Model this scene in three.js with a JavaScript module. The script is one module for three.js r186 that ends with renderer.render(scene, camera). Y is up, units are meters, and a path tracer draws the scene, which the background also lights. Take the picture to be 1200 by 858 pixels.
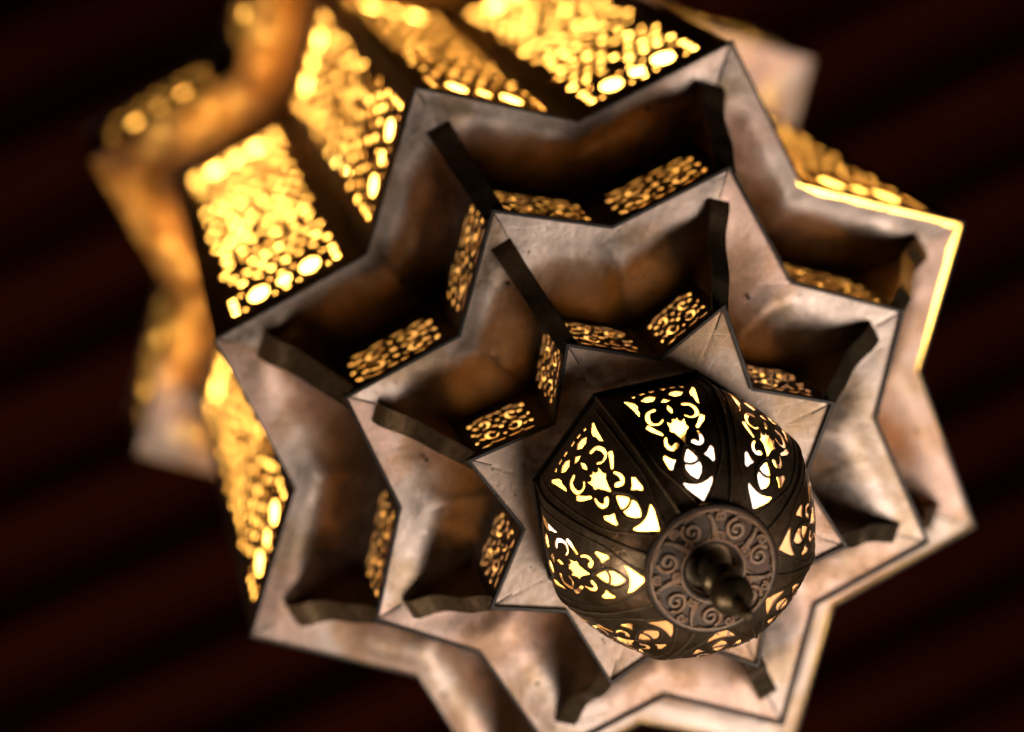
import * as THREE from 'three';
import { mergeGeometries } from 'three/addons/utils/BufferGeometryUtils.js';
import { RectAreaLightUniformsLib } from 'three/addons/lights/RectAreaLightUniformsLib.js';

// ------------------------------------------------------------------ camera, light, exposure
// Lamp space: x to the right, y across, z up along the lamp's axis (0 at the third star). at() turns it into the y-up world.
const BASE = 3.1;                                        // height of the third star above the floor
const at = (x, y, z) => new THREE.Vector3(x, BASE + z, y);
const dir = (x, y, z) => new THREE.Vector3(x, z, y);

const scene = new THREE.Scene();
scene.background = new THREE.Color().setRGB(0.0022, 0.0016, 0.0012);
const camera = new THREE.PerspectiveCamera(2 * Math.atan(429 / 3000) * 180 / Math.PI, 1024 / 732, 0.05, 30);
camera.position.copy(at(-0.3327, 0.428, -1.4803));
camera.up.copy(dir(0.01672, 0.96843, 0.24871));
camera.lookAt(camera.position.clone().add(dir(0.17383, -0.24778, 0.9531)));
camera.focus = 1.388;
camera.userData.fStop = 2.3;

const renderer = new THREE.WebGLRenderer({ antialias: true });
renderer.toneMapping = THREE.LinearToneMapping;
renderer.toneMappingExposure = 1;
renderer.shadowMap.enabled = true;
RectAreaLightUniformsLib.init();

const PANEL = { pos: at(0.7, -0.78, -1.7), aim: at(0, 0, -0.05), w: 0.95, h: 0.8, glow: 9.5, color: [1, 0.93, 0.87] };
const PANEL2 = { pos: at(-1.7, -0.95, -0.95), aim: at(0, 0, -0.1), w: 0.5, h: 0.5, glow: 20, color: [1, 0.86, 0.7] };
const WARM = [1, 0.69, 0.14];

// ------------------------------------------------------------------ helpers
let seed = 20240611;
const rnd = () => { seed |= 0; seed = seed + 0x6D2B79F5 | 0; let t = Math.imul(seed ^ seed >>> 15, 1 | seed); t = t + Math.imul(t ^ t >>> 7, 61 | t) ^ t; return ((t ^ t >>> 14) >>> 0) / 4294967296; };
const lerp = (a, b, t) => a + (b - a) * t, clamp = (x, a = 0, b = 1) => Math.min(b, Math.max(a, x));
const smooth = (a, b, x) => { const t = clamp((x - a) / (b - a)); return t * t * (3 - 2 * t); };
const RAD = Math.PI / 180;
const hash = (x, y, s) => { let h = Math.imul(x, 374761393) + Math.imul(y, 668265263) + Math.imul(s, 1442695041) | 0; h = Math.imul(h ^ h >>> 13, 1274126177); return ((h ^ h >>> 16) >>> 0) / 4294967296; };
function vnoise(x, y, per, s) {                         // value noise that repeats after per cells (0: never)
  const xi = Math.floor(x), yi = Math.floor(y), fx = x - xi, fy = y - yi, w = (n) => per ? ((n % per) + per) % per : n;
  const u = fx * fx * (3 - 2 * fx), v = fy * fy * (3 - 2 * fy);
  return lerp(lerp(hash(w(xi), w(yi), s), hash(w(xi + 1), w(yi), s), u), lerp(hash(w(xi), w(yi + 1), s), hash(w(xi + 1), w(yi + 1), s), u), v);
}
const fbm = (x, y, per, s, n) => { let a = 0, k = 0.5, t = 0; for (let i = 0; i < n; i++) { a += k * vnoise(x, y, per, s + i); t += k; k *= 0.55; x *= 2; y *= 2; per *= 2; } return a / t; };
function texture(size, f, srgb) {
  const d = new Uint8Array(size * size * 4);
  for (let y = 0; y < size; y++) for (let x = 0; x < size; x++) {
    const c = f(x / size, y / size), o = (y * size + x) * 4;
    for (let k = 0; k < 3; k++) d[o + k] = clamp(c[k] ?? c[0]) * 255;
    d[o + 3] = 255;
  }
  const t = new THREE.DataTexture(d, size, size);
  t.wrapS = t.wrapT = THREE.RepeatWrapping; t.magFilter = THREE.LinearFilter; t.minFilter = THREE.LinearMipmapLinearFilter;
  if (srgb) t.colorSpace = THREE.SRGBColorSpace;
  t.needsUpdate = true;
  return t;
}
function mesh(name, geometry, material, parent) {
  const m = new THREE.Mesh(geometry, material);
  m.name = name; m.castShadow = m.receiveShadow = true; parent.add(m);
  return m;
}
function group(name, parent) { const g = new THREE.Group(); g.name = name; parent.add(g); return g; }

// ------------------------------------------------------------------ materials
// scratches: long thin random lines, wrapped round the tile
const SZ = 1024, scratch = new Float32Array(SZ * SZ);
for (let k = 0; k < 420; k++) {
  let x = rnd() * SZ, y = rnd() * SZ; const a = rnd() * Math.PI, n = 40 + rnd() * 320, d = 0.2 + rnd() * 0.6, bend = (rnd() - 0.5) * 0.003;
  for (let i = 0, b = a; i < n; i++, b += bend) { x += Math.cos(b); y += Math.sin(b); const o = ((y | 0) & (SZ - 1)) * SZ + ((x | 0) & (SZ - 1)); scratch[o] = Math.max(scratch[o], d * Math.sin(Math.PI * i / n)); }
}
const speck = new Float32Array(SZ * SZ);
for (let k = 0; k < 1300; k++) {
  const x = rnd() * SZ, y = rnd() * SZ, r = 0.4 + 1.8 * rnd() ** 5, d = 0.3 + 0.7 * rnd();
  for (let j = -4; j <= 4; j++) for (let i = -4; i <= 4; i++) { const q = Math.hypot(i, j); if (q < r + 0.7) { const o = ((y + j | 0) & (SZ - 1)) * SZ + ((x + i | 0) & (SZ - 1)); speck[o] = Math.max(speck[o], d * clamp(r + 0.7 - q)); } }
}
const field = (f) => { const a = new Float32Array(SZ * SZ); for (let y = 0; y < SZ; y++) for (let x = 0; x < SZ; x++) a[y * SZ + x] = f(x / SZ, y / SZ); return a; };
const cloud = field((u, v) => fbm(u * 5 + 0.4 * vnoise(u * 8, v * 8, 8, 91), v * 5, 5, 11, 6));
const blotch = field((u, v) => fbm(u * 9, v * 9, 9, 41, 5));
const grain = field((u, v) => fbm(u * 90, v * 90, 90, 71, 3));
const get = (a, u, v) => a[(Math.min(SZ - 1, v * SZ | 0)) * SZ + Math.min(SZ - 1, u * SZ | 0)];
const patinaColor = texture(SZ, (u, v) => {
  const c = get(cloud, u, v), b = get(blotch, u, v), g = get(grain, u, v), s = get(scratch, u, v), k = get(speck, u, v);
  const tarnish = smooth(0.5, 0.72, b), rosy = 0.45 * smooth(0.42, 0.66, c);
  let m = (0.86 + 0.1 * (c - 0.5) + 0.2 * (g - 0.5)) * (1 - 0.13 * tarnish) * (1 - 0.45 * k) + 0.14 * s;
  return [m * lerp(0.93, 1, rosy), m * lerp(0.91, 0.84, rosy) * (1 - 0.05 * tarnish), m * lerp(0.9, 0.77, rosy) * (1 - 0.14 * tarnish)];
}, true);
const patinaRough = texture(SZ, (u, v) => [0, clamp(0.66 + 0.26 * (get(cloud, u, v) - 0.5) + 0.3 * (get(grain, u, v) - 0.5) + 0.25 * get(speck, u, v) - 0.25 * get(scratch, u, v)), 1]);
const patinaBump = texture(SZ, (u, v) => [clamp(0.5 + 0.3 * (get(blotch, u, v) - 0.5) + 0.22 * (get(grain, u, v) - 0.5) - 0.3 * get(speck, u, v) - 0.25 * get(scratch, u, v))]);

const metal = (rgb, roughness, more = {}) => new THREE.MeshStandardMaterial({ color: new THREE.Color().setRGB(...rgb), metalness: 0.75, roughness, map: patinaColor, roughnessMap: patinaRough, bumpMap: patinaBump, bumpScale: 0.0006, side: THREE.DoubleSide, ...more });
const M = {
  plate: metal([0.6, 0.47, 0.385], 0.68, { bumpScale: 0.0005, metalness: 1 }),
  lowPlate: metal([0.5, 0.37, 0.28], 0.72, { bumpScale: 0.0005, metalness: 1 }),
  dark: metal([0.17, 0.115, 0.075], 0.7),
  strap: metal([0.27, 0.195, 0.11], 0.6, { bumpScale: 0.0002 }),
  rim: metal([0.035, 0.027, 0.02], 0.6, { bumpMap: null }),
  dome: metal([0.32, 0.22, 0.13], 0.55),
  rosette: metal([0.13, 0.09, 0.065], 0.8),
  relief: metal([0.72, 0.5, 0.34], 0.68),
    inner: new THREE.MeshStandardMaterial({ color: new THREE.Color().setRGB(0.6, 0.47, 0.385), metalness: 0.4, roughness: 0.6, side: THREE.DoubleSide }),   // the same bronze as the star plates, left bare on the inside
};

// ------------------------------------------------------------------ the four stars: [radius, turn in degrees] of tip A, notch, tip B, ... clockwise
const rows = (r, n) => Array.from({ length: 16 }, (_, i) => [i % 2 ? r * n : r, 0]);
const STARS = [
  { z: -0.1447, v: [[.1152, .9], [.0804, .7], [.1093, 2], [.0835, -3.6], [.1164, .3], [.0805, 1.1], [.1103, .3], [.0813, .3], [.1114, -.4], [.0815, 0], [.116, .4], [.0815, 0], [.1098, .6], [.0824, -3.7], [.1133, .9], [.0808, 1.5]] },
  { z: -0.0811, v: [[.1796, -.8], [.1366, -.2], [.1795, 0], [.1467, .7], [.1849, .4], [.1405, -.4], [.1805, .7], [.1447, 3.1], [.1866, -.9], [.1417, -.9], [.1889, 0], [.1433, .9], [.182, 0], [.1432, -2.4], [.1768, -.7], [.1419, -.4]] },
  { z: 0, v: [[.2499, .1], [.1897, .4], [.2465, 0], [.1943, .1], [.2486, -.5], [.1912, 1.1], [.2529, .3], [.1985, 2.2], [.2489, -1.2], [.1895, -1.2], [.25, 0], [.1934, 0], [.25, 0], [.1939, .2], [.2535, -.8], [.1962, 1]] },
  { z: 0.5189, v: rows(0.3172, 0.7735) },
];
for (const s of STARS) s.p = s.v.map(([r, turn], i) => { const a = (167 - 1.6 - 22.5 * i + turn) * RAD; return [r * Math.cos(a), r * Math.sin(a)]; });
const TOP = 0.66;                                        // top of the uppermost star box

// offset a star outline: d metres outwards (per corner, mitred)
function offset(p, d) {
  return p.map((c, i) => {
    const a = p[(i + 15) % 16], b = p[(i + 1) % 16], D = typeof d === 'function' ? d(i) : d;
    const e1 = [c[0] - a[0], c[1] - a[1]], e2 = [b[0] - c[0], b[1] - c[1]], l1 = Math.hypot(...e1), l2 = Math.hypot(...e2);
    const n1 = [-e1[1] / l1, e1[0] / l1], n2 = [-e2[1] / l2, e2[0] / l2];           // clockwise outline: left is outside
    const m = [n1[0] + n2[0], n1[1] + n2[1]], k = D / Math.max(0.35, (1 + n1[0] * n2[0] + n1[1] * n2[1]));
    return [c[0] + m[0] * k, c[1] + m[1] * k];
  });
}

const lamp = group('pendant_lamp', scene);
lamp.position.set(0, BASE, 0);
lamp.userData = { label: 'tiered star-shaped bronze pendant lamp with glowing pierced panels, hung from the slatted ceiling', category: 'pendant lamp' };

// ------------------------------------------------------------------ pierced sheet: outline with holes in (x, y), mapped into space, with thickness
function sheet(outline, holes, map, thick, edge, uvScale = 4) {
  const ring = (p) => { const o = []; for (let i = 0; i < p.length; i++) { const a = p[i], b = p[(i + 1) % p.length], n = Math.max(1, Math.ceil(Math.hypot(b[0] - a[0], b[1] - a[1]) / edge)); for (let k = 0; k < n; k++) o.push([lerp(a[0], b[0], k / n), lerp(a[1], b[1], k / n)]); } return o; };
  const area = (p) => p.reduce((s, a, i) => { const b = p[(i + 1) % p.length]; return s + a[0] * b[1] - b[0] * a[1]; }, 0);
  const rings = [outline, ...holes].map(ring).map((r, i) => (area(r) > 0) === (i === 0) ? r : r.reverse());
  const v2 = rings.map((r) => r.map(([x, y]) => new THREE.Vector2(x, y)));
  let tris = THREE.ShapeUtils.triangulateShape(v2[0], v2.slice(1));
  const pts = rings.flat();
  for (let pass = 0; pass < 7; pass++) {                 // split long inner edges; both triangles at an edge split it alike
    const mids = new Map(), out = []; let split = false;
    const mid = (a, b) => { const k = a < b ? a * 1e6 + b : b * 1e6 + a; if (!mids.has(k)) { mids.set(k, pts.length); pts.push([(pts[a][0] + pts[b][0]) / 2, (pts[a][1] + pts[b][1]) / 2]); } return mids.get(k); };
    for (const t of tris) {
      const m = [0, 1, 2].map((i) => { const a = t[i], b = t[(i + 1) % 3]; return Math.hypot(pts[a][0] - pts[b][0], pts[a][1] - pts[b][1]) > edge * 1.5 ? mid(a, b) : -1; }), n = m.filter((x) => x >= 0).length;
      if (!n) { out.push(t); continue; }
      split = true;
      if (n === 3) out.push([t[0], m[0], m[2]], [m[0], t[1], m[1]], [m[2], m[1], t[2]], [m[0], m[1], m[2]]);
      else if (n === 1) { const i = m.findIndex((x) => x >= 0), a = t[i], b = t[(i + 1) % 3], c = t[(i + 2) % 3]; out.push([a, m[i], c], [m[i], b, c]); }
      else { const i = m.findIndex((x) => x < 0), a = t[i], b = t[(i + 1) % 3], c = t[(i + 2) % 3], q = m[(i + 1) % 3], r = m[(i + 2) % 3]; out.push([a, b, q], [a, q, r], [r, q, c]); }
    }
    tris = out;
    if (!split) break;
  }
  const P = pts.map(([x, y]) => map(x, y)), N = pts.map(([x, y]) => {
    const e = 1e-4, n = map(x + e, y).sub(map(x - e, y)).cross(map(x, y + e).sub(map(x, y - e)));
    return n.normalize();
  });
  const pos = [], nor = [], uv = [], idx = [], n = pts.length, put = (p, q, s) => { pos.push(p.x, p.y, p.z); nor.push(q.x, q.y, q.z); uv.push(s[0] * uvScale, s[1] * uvScale); };
  for (let i = 0; i < n; i++) put(P[i], N[i], pts[i]);
  for (let i = 0; i < n; i++) put(P[i].clone().addScaledVector(N[i], -thick), N[i].clone().negate(), pts[i]);
  for (const [a, b, c] of tris) idx.push(a, b, c);
  const front = idx.length;
  for (const [a, b, c] of tris) idx.push(n + a, n + c, n + b);
  const back = idx.length;
  let o = 0;
  for (const r of rings) {
    for (let i = 0; i < r.length; i++) {
      const a = o + i, b = o + (i + 1) % r.length, k = pos.length / 3, side = P[b].clone().sub(P[a]).cross(N[a]).normalize();
      for (const j of [a, b, n + b, n + a]) put(new THREE.Vector3(pos[j * 3], pos[j * 3 + 1], pos[j * 3 + 2]), side, pts[j % n]);
      idx.push(k, k + 3, k + 2, k, k + 2, k + 1);
    }
    o += r.length;
  }
  const g = new THREE.BufferGeometry();
  g.setAttribute('position', new THREE.Float32BufferAttribute(pos, 3));
  g.setAttribute('normal', new THREE.Float32BufferAttribute(nor, 3));
  g.setAttribute('uv', new THREE.Float32BufferAttribute(uv, 2));
  g.setIndex(idx);
  g.addGroup(0, front, 0); g.addGroup(front, idx.length - front, 1);      // outside; inside and cut edges
  return g;
}

// ------------------------------------------------------------------ hole shapes
const oval = (x, y, rx, ry, turn = 0, n = 14) => Array.from({ length: n }, (_, i) => { const a = i / n * 2 * Math.PI, c = Math.cos(a) * rx, s = Math.sin(a) * ry; return [x + c * Math.cos(turn) - s * Math.sin(turn), y + c * Math.sin(turn) + s * Math.cos(turn)]; });
function leaf(x, y, l, w, turn = 0, bend = 0, n = 6) {   // pointed lens, bent sideways
  const o = [];
  for (let i = 0; i <= n; i++) { const t = i / n; o.push([(t - 0.5) * 2 * l, w * Math.sin(Math.PI * t) ** 0.8 + bend * Math.sin(Math.PI * t)]); }
  for (let i = n - 1; i > 0; i--) { const t = i / n; o.push([(t - 0.5) * 2 * l, -w * Math.sin(Math.PI * t) ** 0.8 + bend * Math.sin(Math.PI * t)]); }
  return o.map(([a, b]) => [x + a * Math.cos(turn) - b * Math.sin(turn), y + a * Math.sin(turn) + b * Math.cos(turn)]);
}
function stroke(path, w0, w1) {                          // a curl: path thickened, round at the fat end
  const c = new THREE.CatmullRomCurve3(path.map(([x, y]) => new THREE.Vector3(x, y, 0))), n = path.length * 4, L = [], R = [];
  for (let i = 0; i <= n; i++) { const t = i / n, p = c.getPoint(t), d = c.getTangent(t), w = lerp(w0, w1, t) / 2; L.push([p.x - d.y * w, p.y + d.x * w]); R.push([p.x + d.y * w, p.y - d.x * w]); }
  const p = c.getPoint(1), d = c.getTangent(1), cap = [];
  for (let i = 1; i < 5; i++) { const a = i / 5 * Math.PI; cap.push([p.x + (-d.y * Math.cos(a) + d.x * Math.sin(a)) * w1 / 2, p.y + (d.x * Math.cos(a) + d.y * Math.sin(a)) * w1 / 2]); }
  return [...L, ...cap, ...R.reverse()];
}
const mirror = (p) => p.map(([x, y]) => [-x, y]).reverse();
const both = (p) => [p, mirror(p)];

// ------------------------------------------------------------------ wall panels: unit facet, x from -0.5 to 0.5 along it (1 = facet length), y in metres upwards
// Arabesque for the two lower boxes: curls, leaves and small drops, mirrored about the middle
function arabesque(len, w, y0, H, v, fat) {
  const S = Math.min(w, H * 0.62), X = (x) => x * w, Y = (y) => y0 + (v % 2 ? 1 - y : y) * H, j = () => (rnd() - 0.5) * 0.05, out = [];
  const L = (x, y, l, t, turn, bend = 0) => leaf(X(x + j()), Y(y + j()), l * S * (0.9 + 0.2 * rnd()), t * S * fat * (0.85 + 0.3 * rnd()), (v % 2 ? -turn : turn) + j() * 3, bend * S);
  const D = (x, y, a, b, turn = 0) => oval(X(x + j() * 0.6), Y(y + j() * 0.6), a * S * fat, b * S * fat, turn, 9);
  const C = (pts, a, b) => stroke(pts.map(([x, y]) => [X(x), Y(y)]), a * S * fat, b * S * fat);
  for (const m of [1, -1]) {
    const half = [
      L(0.26, 0.05, 0.2, 0.055, 0.05), L(0.72, 0.06, 0.19, 0.06, -0.12), D(0.5, 0.1, 0.05, 0.035),
      L(0.95, 0.24, 0.15, 0.06, 1.75), L(0.96, 0.52, 0.13, 0.055, 1.4), L(0.93, 0.82, 0.17, 0.065, 1.8),
      C([[0.16, 0.3], [0.34, 0.2], [0.52, 0.24], [0.56, 0.38], [0.42, 0.42]], 0.05, 0.14),
      L(0.74, 0.27, 0.16, 0.07, 0.7, 0.04), L(0.76, 0.46, 0.14, 0.065, -0.5, 0.03), D(0.3, 0.36, 0.055, 0.05),
      C([[0.6, 0.56], [0.44, 0.58], [0.32, 0.7], [0.44, 0.8], [0.56, 0.74]], 0.05, 0.14),
      L(0.2, 0.54, 0.13, 0.06, 0.9, 0.03), L(0.74, 0.68, 0.15, 0.07, 1.0, -0.04), D(0.74, 0.87, 0.07, 0.05, 0.4),
      L(0.5, 0.95, 0.2, 0.055, 0.05), L(0.16, 0.93, 0.14, 0.06, -0.2), D(0.2, 0.78, 0.045, 0.06),
    ];
    out.push(...half.map((p) => m > 0 ? p : mirror(p)));
  }
  out.push(leaf(0, Y(0.2), 0.1 * S, 0.06 * S * fat, Math.PI / 2), oval(0, Y(0.46), 0.07 * S * fat, 0.12 * S * fat), leaf(0, Y(0.7), 0.11 * S, 0.07 * S * fat, Math.PI / 2));
  return out.map((p) => p.map(([x, y]) => [x / len, y]));
}
const fretLeaves = (len, h, v) => arabesque(len, len * 0.34, h * 0.1, h * 0.68, v, 1.25);
const fretCells = (len, h, v) => arabesque(len, len * 0.375, h * 0.08, h * 0.62, v + 1, 1.2);
const shrink = (holes, k) => holes.map((p) => { const c = p.reduce((a, q) => [a[0] + q[0] / p.length, a[1] + q[1] / p.length], [0, 0]); return p.map((q) => [lerp(c[0], q[0], k), lerp(c[1], q[1], k)]); });
// Tall panel: a border row of medallions below and above, the field between filled with groups of small cells
function fretTall(len, h, v, y0 = 0.02, y1 = h - 0.03) {
  const H = [], X = (x) => x / len, j = (a) => (rnd() - 0.5) * a, w = len * 0.385;
  const medallions = (y, ht) => {
    for (const s of [-1, 1]) {
      H.push(oval(s * w * 0.45, y, w * 0.2, ht * 0.42));
      for (let k = -1; k <= 1; k++) H.push(oval(s * w * 0.88, y + k * ht * 0.3, w * 0.075, ht * 0.12, 0, 8));
      for (const q of [-1, 1]) { H.push(oval(s * w * 0.72, y + q * ht * 0.38, w * 0.045, ht * 0.07, 0, 7)); H.push(oval(s * w * 0.21, y + q * ht * 0.38, w * 0.045, ht * 0.07, 0, 7)); }
    }
    H.push(oval(0, y, w * 0.14, ht * 0.26)); H.push(oval(0, y + ht * 0.4, w * 0.07, ht * 0.09, 0, 8)); H.push(oval(0, y - ht * 0.4, w * 0.07, ht * 0.09, 0, 8));
  };
  medallions(y0 + 0.028, 0.05);
  if (y1 - y0 > 0.2) { medallions(y1 - 0.03, 0.054); y1 -= 0.064; }
  const a = y0 + 0.062, m = Math.max(2, Math.round((y1 - a) / 0.021)), dy = (y1 - a) / m;
  for (let r = 0; r < m; r++) {
    const g = r % 5 === 4, n = g ? 6 : r % 2 ? 7 : 8, dx = 2 * w / 8;      // every fifth row a sparse one between the groups
    for (let k = 0; k < n; k++) {
      const x = (k - (n - 1) / 2) * dx * (g ? 1.25 : 1) + j(dx * 0.12), y = a + (r + 0.5) * dy + j(dy * 0.1), big = 0.62 + 0.5 * rnd();
      if ((r * 5 + k * 3 + v * 4) % 13 === 0) continue;
      if (big > 0.88) H.push(oval(x, y, dx * 0.31 * big, dy * 0.3 * big, j(0.3), 10));
      else H.push(leaf(x, y, dy * 0.44 * big, dx * 0.26 * big, (k + r) % 2 ? 1.2 : -1.2, 0, 4));
    }
  }
  return H.map((p) => p.map(([x, y]) => [X(x), y]));
}

// ------------------------------------------------------------------ one star tier: plate segments, rim, pierced walls
function plateSegments(tier, star, inner, parent, cove, slot) {
  const o = offset(star.p, -0.0006), gap = slot ? offset(star.p, (i) => -0.0006 - slot(i)) : o;
  const near = (x, y) => { let d = 9; for (let i = 0; i < 16; i++) { const a = inner[i], b = inner[(i + 1) % 16], ex = b[0] - a[0], ey = b[1] - a[1], q = clamp(((x - a[0]) * ex + (y - a[1]) * ey) / (ex * ex + ey * ey)); d = Math.min(d, Math.hypot(x - a[0] - q * ex, y - a[1] - q * ey)); } return d; };
  for (let k = 0; k < 8; k++) {
    const i0 = 2 * k, S = 48, T = 16, pos = [], uv = [], idx = [];
    const on = (p, s) => { const q = s * 2, i = Math.min(1, Math.floor(q)), a = p[(i0 + i) % 16], b = p[(i0 + i + 1) % 16]; return [lerp(a[0], b[0], q - i), lerp(a[1], b[1], q - i)]; };
    for (let j = 0; j <= T; j++) for (let i = 0; i <= S; i++) {
      const s = i / S, t = j / T, open = slot && ((k === 2 && s > 0.49) || (k === 3 && s < 0.51)) ? 0.25 + 1.5 * vnoise(s * 14 + k * 7, 3.5, 0, 77) : 0, a0 = on(o, s), a1 = on(gap, s), a = [lerp(a0[0], a1[0], open), lerp(a0[1], a1[1], open)], b = on(inner, s), x = lerp(a[0], b[0], t), y = lerp(a[1], b[1], t);
      const seam = Math.min(s, 1 - s) * 0.1, fold = Math.exp(-(((s - 0.5) / 0.07) ** 2));
      let z = cove * smooth(0.045, 0, near(x, y));                                   // curves up towards the box that it carries
      z += (fbm(x * 22 + 40 + 17 * tier, y * 22 + 40, 0, 5 + tier, 3) - 0.5) * (tier ? 0.004 : 0.0003) * smooth(0, 0.25, t); // beaten by hand
      z -= 0.0009 * fold * (tier ? 1 : 0) * smooth(0.05, 0.3, t) * smooth(1, 0.75, t);
      z += 0.00018 * smooth(0.0025, 0, seam) * (1 - t);
      pos.push(x, z, y); uv.push(x * 3.4 + (tier ? 0.37 * k + 0.21 * tier : 0), y * 3.4 + (tier ? 0.19 * k : 0));
      if (i < S && j < T) { const q = j * (S + 1) + i; idx.push(q, q + S + 1, q + 1, q + 1, q + S + 1, q + S + 2); }
    }
    const g = new THREE.BufferGeometry();
    g.setAttribute('position', new THREE.Float32BufferAttribute(pos, 3));
    g.setAttribute('uv', new THREE.Float32BufferAttribute(uv, 2));
    g.setIndex(idx); g.computeVertexNormals();
    const m = mesh('plate_segment', g, tier ? M.plate : M.lowPlate, parent);
    m.position.y = star.z + 0.0014;
  }
}
function rim(star, parent, w = 0.0016, slot) {
  const out = offset(star.p, 0.0007), inn = offset(star.p, -w), g = [];
  const shape = new THREE.Shape(out.map(([x, y]) => new THREE.Vector2(x, y)));
  shape.holes.push(new THREE.Path(inn.map(([x, y]) => new THREE.Vector2(x, y))));
  const e = new THREE.ExtrudeGeometry(shape, { depth: 0.0022, bevelEnabled: true, bevelSize: 0.0004, bevelThickness: 0.0004, bevelSegments: 2, steps: 1 });
  const p = e.attributes.position, u = e.attributes.uv;
  for (let i = 0; i < p.count; i++) { const x = p.getX(i), y = p.getY(i), z = p.getZ(i); p.setXYZ(i, x, z, y); u.setXY(i, x * 3, y * 3); }
  e.computeVertexNormals();
  const m = mesh('rim', e, M.rim, parent);
  m.position.y = star.z - 0.0008;
}
function walls(star, z0, z1, fret, parent, thick = 0.0008, variants = 3) {
  const len = 0.5 * (Math.hypot(star.p[0][0] - star.p[1][0], star.p[0][1] - star.p[1][1]) + Math.hypot(star.p[4][0] - star.p[5][0], star.p[4][1] - star.p[5][1]));
  const h = z1 - z0, geos = Array.from({ length: variants }, (_, v) => sheet([[-0.5, 0], [0.5, 0], [0.5, h], [-0.5, h]], fret(len, h, v), (x, y) => new THREE.Vector3(x * len, y, 0), thick, 0.05, 3.4));
  for (let i = 0; i < 16; i++) {
    const a = star.p[i], b = star.p[(i + 1) % 16], L = Math.hypot(b[0] - a[0], b[1] - a[1]);
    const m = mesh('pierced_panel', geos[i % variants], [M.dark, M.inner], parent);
    m.position.set((a[0] + b[0]) / 2, z0, (a[1] + b[1]) / 2);
    // the sheet's face (+z) looks outwards: x along from b to a
    m.rotation.y = Math.atan2(-(b[1] - a[1]), b[0] - a[0]);
    m.scale.x = L / len;
    m.updateMatrix();
    const n = new THREE.Vector3(0, 0, 1).applyEuler(m.rotation);
    if (n.x * m.position.x + n.z * m.position.z < 0 || (n.x * -(b[1] - a[1]) + n.z * (b[0] - a[0])) < 0) m.rotation.y += Math.PI;
  }
}
// bent strap from the tip of one box to the plate above, in the radial plane
function straps(lower, upper, width, parent) {
  const prof = [[-0.02, -0.06], [0, 0.02], [0.06, 0.1], [0.16, 0.16], [0.3, 0.22], [0.44, 0.33], [0.57, 0.5], [0.7, 0.66], [0.82, 0.76], [0.92, 0.86], [1, 0.95]];
  const curve = new THREE.CatmullRomCurve3(prof.map(([u, f]) => new THREE.Vector3(u, f, 0)));
  for (let k = 0; k < 8; k++) {
    const tip = lower.p[2 * k], far = upper.p[2 * k], r0 = Math.hypot(...tip) - 0.004, a = Math.atan2(tip[1], tip[0]), r1 = Math.hypot(...far) * 0.885;
    const wob = (rnd() - 0.5) * 0.06, N = 40, pos = [], nor = [], uv = [], idx = [];
    const e = [Math.cos(a), Math.sin(a)], t = [-Math.sin(a), Math.cos(a)], H = upper.z - lower.z, half = width / 2 * (0.95 + 0.1 * rnd());
    const q = (i) => { const c = curve.getPoint(i / N); return [lerp(r1, r0, c.x), upper.z - H * (c.y + wob * Math.sin(c.x * 7)) + 0.002 * (1 - c.x)]; };
    for (let i = 0; i <= N; i++) {
      const c = q(i), p = q(Math.max(0, i - 1)), n = q(Math.min(N, i + 1)), tr = n[0] - p[0], tz = n[1] - p[1], l = Math.hypot(tr, tz), nr = -tz / l, nz = tr / l;
      const hw = half * (1 - 0.22 * i / N), sec = [[-hw, 0], [-hw, 1], [hw, 1], [hw, 0]];
      for (let s = 0; s < 4; s++) {
        const [w, th] = sec[s], r = c[0] - nr * th * 0.0012 * Math.sign(nz || 1), z = c[1] - nz * th * 0.0012 * Math.sign(nz || 1);
        pos.push(e[0] * r + t[0] * w, z, e[1] * r + t[1] * w); uv.push(i * 0.01 + k * 0.13, w * 4 + th * 0.01);
      }
      if (i < N) for (let s = 0; s < 4; s++) { const b = i * 4, s2 = (s + 1) % 4; idx.push(b + s, b + 4 + s, b + s2, b + s2, b + 4 + s, b + 4 + s2); }
    }
    // added web: an upright sheet that shuts out light between strap and plate
    for (const w of [-0.0005, 0.0005]) {
      const b0 = pos.length / 3;
      for (let i = 2; i <= N; i++) {
        const c = q(i);
        pos.push(e[0] * c[0] + t[0] * w, c[1] + 0.0002, e[1] * c[0] + t[1] * w, e[0] * c[0] + t[0] * w, upper.z + 0.017, e[1] * c[0] + t[1] * w);
        uv.push(i * 0.01, 0.3, i * 0.01, 0.5);
        if (i < N) { const b = b0 + (i - 2) * 2; idx.push(b, b + 2, b + 1, b + 1, b + 2, b + 3); }
      }
    }
    let g = new THREE.BufferGeometry();
    g.setAttribute('position', new THREE.Float32BufferAttribute(pos, 3)); g.setAttribute('uv', new THREE.Float32BufferAttribute(uv, 2)); g.setIndex(idx);
    g = creased(g, 50);
    mesh('strap', g, M.strap, parent);
  }
}
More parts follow.
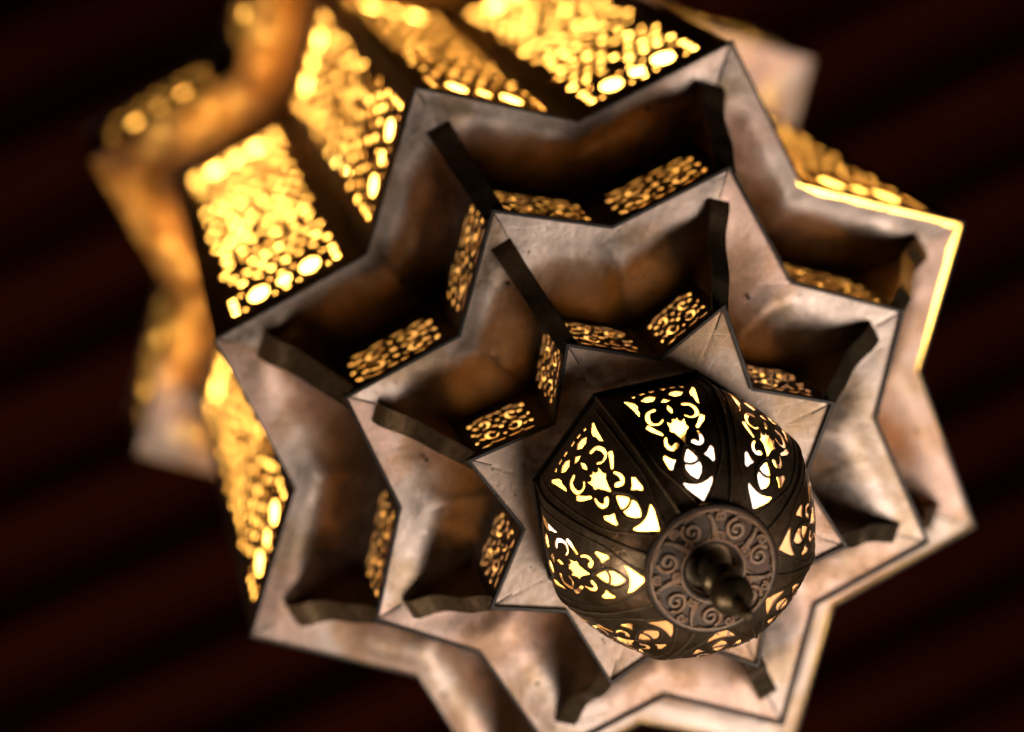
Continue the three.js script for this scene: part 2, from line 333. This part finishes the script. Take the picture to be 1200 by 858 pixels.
function creased(g, deg) {                               // normals shared only across shallow edges
  const s = g.toNonIndexed(), p = s.attributes.position, n = p.count, fn = [], near = new Map(), key = (i) => [p.getX(i), p.getY(i), p.getZ(i)].map((x) => Math.round(x * 1e6)).join();
  const a = new THREE.Vector3(), b = new THREE.Vector3(), c = new THREE.Vector3();
  for (let i = 0; i < n; i += 3) { a.fromBufferAttribute(p, i); b.fromBufferAttribute(p, i + 1); c.fromBufferAttribute(p, i + 2); const f = b.clone().sub(a).cross(c.clone().sub(a)); fn.push(f); for (let k = 0; k < 3; k++) { const q = key(i + k); if (!near.has(q)) near.set(q, []); near.get(q).push(i / 3); } }
  const out = new Float32Array(n * 3), cos = Math.cos(deg * RAD);
  for (let i = 0; i < n; i++) { const f = fn[i / 3 | 0], sum = new THREE.Vector3(), l = f.length() || 1; for (const o of near.get(key(i))) { const d = fn[o]; if (d.dot(f) >= cos * l * d.length()) sum.add(d); } sum.normalize().toArray(out, i * 3); }
  s.setAttribute('normal', new THREE.BufferAttribute(out, 3));
  return s;
}

const RIVETS = [[1, -0.0813, 0.1124], [1, -0.0566, -0.1313], [1, 0.061, 0.1022], [1, -0.1258, 0.0088], [2, -0.1314, 0.0964], [2, 0.1975, -0.0035], [2, -0.1001, -0.1687], [2, 0.0157, 0.2001]];
// box at the bottom (carries the dome), then each larger box above it
const octagon = Array.from({ length: 16 }, (_, i) => { const a = (168.6 - 22.5 * i) * RAD, r = i % 2 ? 0.072 * Math.cos(Math.PI / 8) : 0.072; return [r * Math.cos(a), r * Math.sin(a)]; });
const tiers = STARS.map(() => group('star_tier', lamp));
plateSegments(0, STARS[0], octagon, tiers[0], 0);
plateSegments(1, STARS[1], offset(STARS[0].p, -0.002), tiers[1], 0.009);
const leak = (i) => i === 6 ? 0.003 : i === 5 ? 0.0027 : i === 7 ? 0.0002 : 0;
plateSegments(2, STARS[2], offset(STARS[1].p, -0.002), tiers[2], 0.01, leak);
plateSegments(3, STARS[3], offset(STARS[2].p, -0.002), tiers[3], 0.008);
rim(STARS[0], tiers[0], 0.0009); rim(STARS[1], tiers[1], 0.001); rim(STARS[2], tiers[2], 0.0004); rim(STARS[3], tiers[3], 0.0006);
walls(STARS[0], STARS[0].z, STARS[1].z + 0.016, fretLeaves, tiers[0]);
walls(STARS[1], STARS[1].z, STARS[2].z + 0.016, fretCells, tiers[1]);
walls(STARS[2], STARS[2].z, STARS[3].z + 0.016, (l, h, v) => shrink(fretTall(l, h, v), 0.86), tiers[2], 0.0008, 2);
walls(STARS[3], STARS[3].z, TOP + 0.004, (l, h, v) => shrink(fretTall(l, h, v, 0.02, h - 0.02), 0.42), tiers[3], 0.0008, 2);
straps(STARS[0], STARS[1], 0.0128, tiers[0]);
straps(STARS[1], STARS[2], 0.0165, tiers[1]);

// soldered seams from each tip inwards, and the few rivets that show
for (let t = 0; t < 3; t++) for (let k = 0; k < 8; k++) {
  const [x, y] = STARS[t].p[2 * k], f = t ? 0.9 : 0.88, pts = [];
  for (let i = 0; i <= 6; i++) { const q = lerp(0.992, f, i / 6); pts.push(new THREE.Vector3(x * q + (rnd() - 0.5) * 0.0003, STARS[t].z + 0.0014, y * q + (rnd() - 0.5) * 0.0003)); }
  mesh('solder_seam', new THREE.TubeGeometry(new THREE.CatmullRomCurve3(pts), 12, 0.00035 + 0.0001 * t, 5), M.rim, tiers[t]);
}
for (const [t, x, y] of RIVETS) { const m = mesh('rivet', new THREE.SphereGeometry(0.0013, 12, 8), M.rim, tiers[t]); m.position.set(x, STARS[t].z + 0.0012, y); m.scale.y = 0.6; }

// added floor: blocks light passing between the tall box and the lower two
{
  const e = new THREE.ExtrudeGeometry(new THREE.Shape(offset(STARS[1].p, 0.006).map(([x, y]) => new THREE.Vector2(x, y))), { depth: 0.001, bevelEnabled: false }), p = e.attributes.position;
  for (let i = 0; i < p.count; i++) p.setXYZ(i, p.getX(i), p.getZ(i) + 0.0165, p.getY(i));
  e.computeVertexNormals();
  mesh('added_baffle', e, M.inner, tiers[2]);
}

// roof over the top box, rod and ceiling rose: hidden behind the stars
{
  const roof = group('roof', lamp), pos = [], uv = [], idx = [], p = offset(STARS[3].p, 0.0015);
  for (let i = 0; i < 16; i++) { pos.push(p[i][0], TOP, p[i][1]); uv.push(p[i][0] * 3, p[i][1] * 3); }
  for (let i = 0; i < 16; i++) { const a = (165.4 - 22.5 * i) * RAD; pos.push(0.02 * Math.cos(a), TOP + 0.16, 0.02 * Math.sin(a)); uv.push(0, i / 16); }
  for (let i = 0; i < 16; i++) { const j = (i + 1) % 16; idx.push(i, j, 16 + i, j, 16 + j, 16 + i); }
  const g = new THREE.BufferGeometry(); g.setAttribute('position', new THREE.Float32BufferAttribute(pos, 3)); g.setAttribute('uv', new THREE.Float32BufferAttribute(uv, 2)); g.setIndex(idx);
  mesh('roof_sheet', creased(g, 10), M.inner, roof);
  mesh('hanging_rod', new THREE.LatheGeometry([[0.0001, TOP + 0.15], [0.024, TOP + 0.15], [0.024, TOP + 0.17], [0.008, TOP + 0.19], [0.006, TOP + 0.22], [0.006, 1.65], [0.04, 1.66], [0.055, 1.695], [0.0001, 1.7]].map(([r, y]) => new THREE.Vector2(r, y)), 24), M.dark, roof);
}

// ------------------------------------------------------------------ dome: eight pierced petals under the lowest star
const dome = group('dome', lamp);
dome.position.set(0, STARS[0].z + 0.001, 0);
dome.rotation.set(1.6 * RAD, 0, 1.6 * RAD);              // hangs a little askew
const PROF = [[0, .0752], [.018, .0770], [.034, .0772], [.048, .0745], [.0645, .0685], [.077, .0615], [.087, .0535], [.095, .0455], [.101, .0375], [.1038, .031]];
const profCurve = new THREE.CatmullRomCurve3(PROF.map(([h, r]) => new THREE.Vector3(r, -h, 0)), false, 'centripetal');
const PN = 200, table = []; { let s = 0, q = null; for (let i = 0; i <= PN; i++) { const c = profCurve.getPoint(i / PN); if (q) s += c.distanceTo(q); table.push([s, c.x, c.y]); q = c; } }
const SL = table[PN][0];
const ring = (s) => { const f = clamp(s / SL) * PN; let lo = 0, hi = PN; while (hi - lo > 1) { const m = lo + hi >> 1; if (table[m][0] <= s) lo = m; else hi = m; } const a = table[lo], b = table[hi], t = clamp((s - a[0]) / (b[0] - a[0] || 1), -1, 2); return [lerp(a[1], b[1], t), lerp(a[2], b[2], t)]; };
const halfW = (s) => ring(s)[0] * Math.sin(Math.PI / 8);
function petalPoint(x, s, lift = 0) {                     // facing +x
  const [r, y] = ring(s), w = r * Math.sin(Math.PI / 8), u = clamp(x / w, -1.05, 1.05), bulge = 0.0042 * smooth(0, 0.035, s) * smooth(SL, SL - 0.02, s);
  return new THREE.Vector3(r * Math.cos(Math.PI / 8) + bulge * (1 - u * u) + lift, y, x);
}
// rows read off the photograph: [distance along the petal] for crop heights
const ROW = [[185, .026], [207, .034], [240, .045], [263, .051], [290, .058], [330, .066], [370, .073], [395, .077], [433, .0825], [472, .0875], [511, .0925], [550, .097], [588, .1015], [625, .1055], [662, .1095], [695, .113], [740, .1175], [790, .122]];
const toS = (y) => { let i = 0; while (i < ROW.length - 2 && y > ROW[i + 1][0]) i++; const [a, b] = [ROW[i], ROW[i + 1]]; return lerp(a[1], b[1], (y - a[0]) / (b[0] - a[0])) * SL / .129 - 0.0005; };
const K = 9.8e-5, pt = (pts) => pts.map(([x, y]) => [x * K, toS(y)]);
const HOLES = [
  ...both(pt([[20, 186], [48, 184], [50, 196], [22, 198]])), ...both(pt([[72, 184], [104, 186], [100, 197], [74, 196]])), ...both(pt([[128, 186], [150, 188], [146, 200], [130, 198]])),
  ...both(pt([[34, 224], [60, 213], [92, 212], [124, 222], [98, 234], [62, 236]])),                                  // lens
  pt([[-30, 248], [0, 234], [30, 248], [0, 252]]),
  ...both(pt([[196, 196], [204, 204], [172, 276], [160, 264], [160, 244], [150, 238], [158, 222], [172, 214]])),    // corner wedge
  ...both(stroke(pt([[60, 316], [88, 330], [126, 322], [136, 296], [118, 274], [86, 270]]), 12 * K, 30 * K)),         // C-shaped curl
  pt([[0, 262], [14, 280], [4, 298], [-4, 298], [-14, 280]]),
  ...both(pt([[148, 318], [168, 328], [150, 352], [116, 378], [98, 390], [92, 380], [120, 352]])),                   // side sliver
  pt([[-50, 330], [-34, 344], [-14, 336], [-16, 322], [0, 330], [16, 322], [14, 336], [34, 344], [50, 330], [44, 366], [54, 378], [32, 392], [16, 420], [0, 456], [-16, 420], [-32, 392], [-54, 378], [-44, 366]]), // fleur
  ...both(stroke(pt([[88, 402], [98, 430], [92, 458], [70, 472], [50, 458]]), 10 * K, 30 * K)),                       // comma
  ...both(pt([[130, 488], [140, 500], [126, 566], [114, 578], [98, 552], [78, 534], [100, 522]])),                   // side triangle
  pt([[0, 492], [20, 520], [36, 556], [18, 568], [0, 571], [-18, 568], [-36, 556], [-20, 520]]),                     // eye, upper half
  pt([[0, 588], [20, 584], [38, 574], [42, 604], [26, 644], [0, 672], [-26, 644], [-42, 604], [-38, 574], [-20, 584]]),
  pt([[-82, 668], [-50, 688], [-20, 698], [0, 700], [20, 698], [50, 688], [82, 668], [70, 700], [40, 738], [0, 784], [-40, 738], [-70, 700]]),  // arrow
];
{
  const outline = []; const n = 30;
  for (let i = 0; i <= n; i++) { const s = SL * i / n; outline.push([halfW(s) * 0.998, s]); }
  for (let i = n; i >= 0; i--) { const s = SL * i / n; outline.push([-halfW(s) * 0.998, s]); }
  const g = sheet(outline, HOLES, (x, s) => petalPoint(x, s), 0.0007, 0.004, 4);
  // raised bead that follows the pierced field and the eye
  const tube = (pts, r, closed) => new THREE.TubeGeometry(new THREE.CatmullRomCurve3(pts.map(([x, s]) => petalPoint(x, s, 0)), closed), pts.length * 5, r, 6, closed);
  const field = []; for (let i = 0; i <= 16; i++) { const t = i / 16, s = lerp(0.016, SL - 0.004, t); field.push([Math.min(halfW(s) * 0.82, 0.0275 * (1 - t ** 2.6) + 0.0015), s]); }
  const beads = mergeGeometries([tube(field, 0.00055), tube(field.map(([x, s]) => [-x, s]), 0.00055), tube(pt([[0, 470], [34, 512], [58, 580], [44, 640], [0, 690], [-44, 640], [-58, 580], [-34, 512]]), 0.0006, true)]);
  const seamPts = []; for (let i = 0; i <= 24; i++) { const [r, y] = ring(SL * i / 24); seamPts.push(new THREE.Vector3(r, y, 0)); }
  const seam = new THREE.TubeGeometry(new THREE.CatmullRomCurve3(seamPts), 60, 0.0011, 7);
  for (let k = 0; k < 8; k++) {
    const a = (168.6 + 22.5 - 45 * k) * RAD;
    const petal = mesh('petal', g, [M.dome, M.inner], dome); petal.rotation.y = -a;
    mesh('bead', beads, M.dome, petal);
    const s = mesh('seam_rib', seam, M.dome, dome); s.rotation.y = -(a - 22.5 * RAD);
  }
  // foot ring where the dome sits on the star
  const fo = [], R8 = (r, i) => { const a = (168.6 - 45 * i) * RAD; return new THREE.Vector2(r * Math.cos(a), r * Math.sin(a)); };
  const shape = new THREE.Shape(Array.from({ length: 8 }, (_, i) => R8(0.0775, i))); shape.holes.push(new THREE.Path(Array.from({ length: 8 }, (_, i) => R8(0.0742, i))));
  const e = new THREE.ExtrudeGeometry(shape, { depth: 0.0016, bevelEnabled: true, bevelSize: 0.0004, bevelThickness: 0.0004, bevelSegments: 2 });
  const p = e.attributes.position; for (let i = 0; i < p.count; i++) p.setXYZ(i, p.getX(i), -p.getZ(i) + 0.001, p.getY(i));
  e.computeVertexNormals();
  mesh('foot_ring', e, M.rim, dome);
}

// ------------------------------------------------------------------ rosette and finial
const finial = group('finial', lamp);
finial.position.set(0.001, STARS[0].z - 0.1035, -0.0035);
finial.rotation.set(1.6 * RAD, 0, 1.6 * RAD);
{
  const V = (a) => a.map(([r, y]) => new THREE.Vector2(r, y));
  mesh('rosette', new THREE.LatheGeometry(V([[.0135, .006], [.0140, -.001], [.0150, -.0035], [.0165, -.0040], [.0180, -.0036], [.0250, -.0032], [.0305, -.0024], [.0325, -.0019], [.0337, -.0024], [.0352, -.0022], [.0362, -.001], [.0362, .0012], [.0345, .003]]), 96), M.rosette, finial);
  // scrollwork in relief: spirals, bars and curls round the ring
  const parts = [], lie = (r, a, up) => { const y = lerp(-.0038, -.0024, clamp((r - .0165) / .016)); return new THREE.Vector3(r * Math.cos(a), y - up, r * Math.sin(a)); };
  const rope = (pts, rad, seg) => { const c = new THREE.CatmullRomCurve3(pts); parts.push(new THREE.TubeGeometry(c, seg ?? pts.length * 3, rad, 6)); };
  const spiral = (rc, ac, R, turns, sgn, start, rad) => {
    const n = Math.ceil(turns * 14), pts = [];
    for (let i = 0; i <= n; i++) { const t = i / n, q = R * (1 - 0.86 * t), b = start + sgn * turns * 2 * Math.PI * t, r = rc + q * Math.cos(b), a = ac + q * Math.sin(b) / rc; pts.push(lie(r, a, 0.001)); }
    rope(pts, rad, n * 2);
  };
  const MOT = 7;
  for (let k = 0; k < MOT; k++) {
    const a = k / MOT * 2 * Math.PI + 0.25, w = 2 * Math.PI / MOT, sg = 1, z = (rnd() - 0.5) * 0.12;
    spiral(0.0252, a + z, 0.0058, 1.6, sg, 0.4, 0.00108);
    spiral(0.0300, a + sg * w * 0.36, 0.0028, 1.35, -sg, 2.2, 0.00085);
    spiral(0.0200, a + sg * w * 0.35, 0.0024, 1.3, sg, 4.0, 0.0008);
    const arc = (r0, r1, a0, a1, rad) => { const pts = []; for (let i = 0; i <= 6; i++) { const t = i / 6; pts.push(lie(lerp(r0, r1, t) + 0.0009 * Math.sin(Math.PI * t), lerp(a0, a1, t), 0.001)); } rope(pts, rad); };
    arc(0.0184, 0.0316, a + sg * w * 0.40, a + sg * w * 0.62, 0.0011);
    arc(0.0182, 0.0285, a + sg * w * 0.50, a + sg * w * 0.57, 0.0009);
    arc(0.0318, 0.0316, a - w * 0.24, a + w * 0.1, 0.0006);
    for (let b = 0; b < 3; b++) { const c = lie(0.0183 + b * 0.0014, a - sg * w * (0.3 + 0.05 * b), 0.0003); parts.push(new THREE.SphereGeometry(0.0008, 7, 5).translate(c.x, c.y, c.z)); }
  }
  const loop = (r, rad) => { const c = []; for (let i = 0; i < 48; i++) c.push(lie(r, i / 48 * 2 * Math.PI, 0)); parts.push(new THREE.TubeGeometry(new THREE.CatmullRomCurve3(c, true), 120, rad, 6, true)); };
  loop(0.0172, 0.0007); loop(0.0332, 0.0008);
  mesh('scroll_relief', mergeGeometries(parts), M.relief, finial);
  const k = (a) => { const c = new THREE.SplineCurve(V(a)); return c.getPoints(a.length * 8).map((p) => new THREE.Vector2(Math.max(p.x, 0.00005), p.y)); };
  mesh('knob', new THREE.LatheGeometry(k([[.0138, .005], [.009, .003], [.0062, -.004], [.0060, -.010], [.0085, -.0135], [.0098, -.0165], [.0090, -.0195], [.0062, -.0225], [.0060, -.0255], [.0082, -.0285], [.0105, -.0335], [.0112, -.0385], [.0100, -.0435], [.0068, -.0475], [.0036, -.0505], [.0028, -.0555], [.0036, -.0605], [.0034, -.0655], [.0018, -.0685], [.0, -.0692]]), 40), M.strap, finial);
}

// ------------------------------------------------------------------ bulbs inside
function bulb(x, y, z, r, cd, glow, tint) {
  const g = group('light_bulb', lamp);
  g.position.set(x, z, y);
  const m = new THREE.MeshStandardMaterial({ color: 0xffffff, emissive: new THREE.Color().setRGB(...tint), emissiveIntensity: glow, roughness: 0.6 });
  const prof = new THREE.SplineCurve([[0.0001, -1], [0.5, -0.87], [0.92, -0.4], [1, 0.05], [0.86, 0.52], [0.55, 0.95], [0.38, 1.35]].map(([a, b]) => new THREE.Vector2(a * r, b * r))).getPoints(26);
  mesh('glass', new THREE.LatheGeometry(prof.map((p) => new THREE.Vector2(Math.max(p.x, 1e-5), p.y)), 28), m, g);
  mesh('socket', new THREE.LatheGeometry([[0.42, 1.3], [0.46, 1.4], [0.46, 2.1], [0.0001, 2.15]].map(([a, b]) => new THREE.Vector2(a * r, b * r)), 20), M.dark, g);
  const l = new THREE.PointLight(new THREE.Color().setRGB(...WARM), cd);
  l.castShadow = true; l.shadow.radius = r / 0.02; l.name = 'bulb_light'; g.add(l);
}
bulb(0.031, 0.013, -0.143, 0.027, 0.002, 2.6, [1, 0.9, 0.76]);
bulb(-0.052, -0.036, -0.078, 0.017, 0.0015, 2.2, [1, 0.9, 0.76]);
bulb(0.08, -0.075, -0.04, 0.018, 0.6, 2, WARM);
bulb(0.06, -0.08, 0.24, 0.024, 1.7, 3, WARM);
bulb(0.0, 0.0, 0.56, 0.024, 5.2, 3, WARM);
bulb(-0.12, 0.06, 0.59, 0.02, 0.03, 1, WARM);

// ------------------------------------------------------------------ slatted ceiling
const ceiling = group('ceiling', scene);
ceiling.userData.kind = 'structure';
ceiling.position.set(0, BASE + 1.7, 0);
const woodColor = texture(512, (u, v) => { const g = fbm(u * 4, v * 60 + 3 * vnoise(u * 3, v * 3, 3, 8), 0, 3, 4); const m = 0.45 + 0.9 * g; return [0.62 * m, 0.44 * m, 0.36 * m]; }, true);
const wood = new THREE.MeshPhysicalMaterial({ color: new THREE.Color().setRGB(0.14, 0.032, 0.013), map: woodColor, roughness: 0.9, specularIntensity: 0.1 });
const fitting = new THREE.MeshStandardMaterial({ color: new THREE.Color().setRGB(0.03, 0.03, 0.03), roughness: 0.6 });
{
  const turn = 24 * RAD, step = 0.142, slat = new THREE.BoxGeometry(4.2, 0.1, 0.07);
  const u = slat.attributes.uv; for (let i = 0; i < u.count; i++) u.setXY(i, u.getX(i) * 3, u.getY(i) * 0.12);
  for (let i = -16; i <= 16; i++) {
    const m = mesh('slat', slat, wood, ceiling), d = i * step + 0.02;
    m.position.set(-Math.sin(turn) * d, 0.05, Math.cos(turn) * d); m.rotation.y = -turn;
  }
  const b = mesh('backing_board', new THREE.BoxGeometry(4.4, 0.03, 4.8), wood, ceiling); b.position.y = 0.42; b.rotation.y = -turn;
  for (const s of [-1.4, 1.4]) { const m = mesh('joist', new THREE.BoxGeometry(0.06, 0.304, 4.7), wood, ceiling); m.position.set(s * Math.cos(turn), 0.2525, s * Math.sin(turn)); m.rotation.y = -turn; }
}

// ------------------------------------------------------------------ added, unseen soft lights from below and to the sides
function addedLight(P, label) {
  const g = group(scene.getObjectByName('added_light') ? 'added_light_001' : 'added_light', scene);
  g.userData = { label, category: 'studio light' };
  g.position.set(P.pos.x, 0, P.pos.z);
  const head = group('head', g); head.position.y = P.pos.y;
  const fwd = P.aim.clone().sub(P.pos).normalize();
  head.quaternion.setFromUnitVectors(new THREE.Vector3(0, 0, 1), fwd);
  const c = new THREE.Color().setRGB(...P.color), flat = new THREE.Quaternion();
  const l = new THREE.RectAreaLight(c, P.glow, P.w, P.h);
  l.position.copy(P.pos).addScaledVector(fwd, 0.012); l.lookAt(P.aim); l.name = 'panel_light';
  head.quaternion.copy(l.quaternion).multiply(flat.setFromAxisAngle(new THREE.Vector3(0, 1, 0), Math.PI));
  mesh('diffuser', new THREE.BoxGeometry(P.w, P.h, 0.006), new THREE.MeshStandardMaterial({ color: 0xffffff, emissive: c, emissiveIntensity: 1, roughness: 0.9 }), head);
  const hs = mesh('housing', new THREE.BoxGeometry(P.w + 0.05, P.h + 0.05, 0.06), fitting, head); hs.position.z = -0.035;
  scene.add(l);
  const pole = mesh('pole', new THREE.CylinderGeometry(0.015, 0.018, P.pos.y, 12), fitting, g); pole.position.y = P.pos.y / 2 - 0.03;
  for (let k = 0; k < 3; k++) { const a = k * 2.094, m = mesh('leg', new THREE.BoxGeometry(0.6, 0.02, 0.02), fitting, g); m.position.set(0.28 * Math.cos(a), 0.02, 0.28 * Math.sin(a)); m.rotation.y = -a; }
}
addedLight(PANEL, 'added large soft light panel on a stand, aimed steeply up at the lamp');
addedLight(PANEL2, 'added smaller dim light panel on a tall stand, aimed sideways at the lamp');

renderer.render(scene, camera);
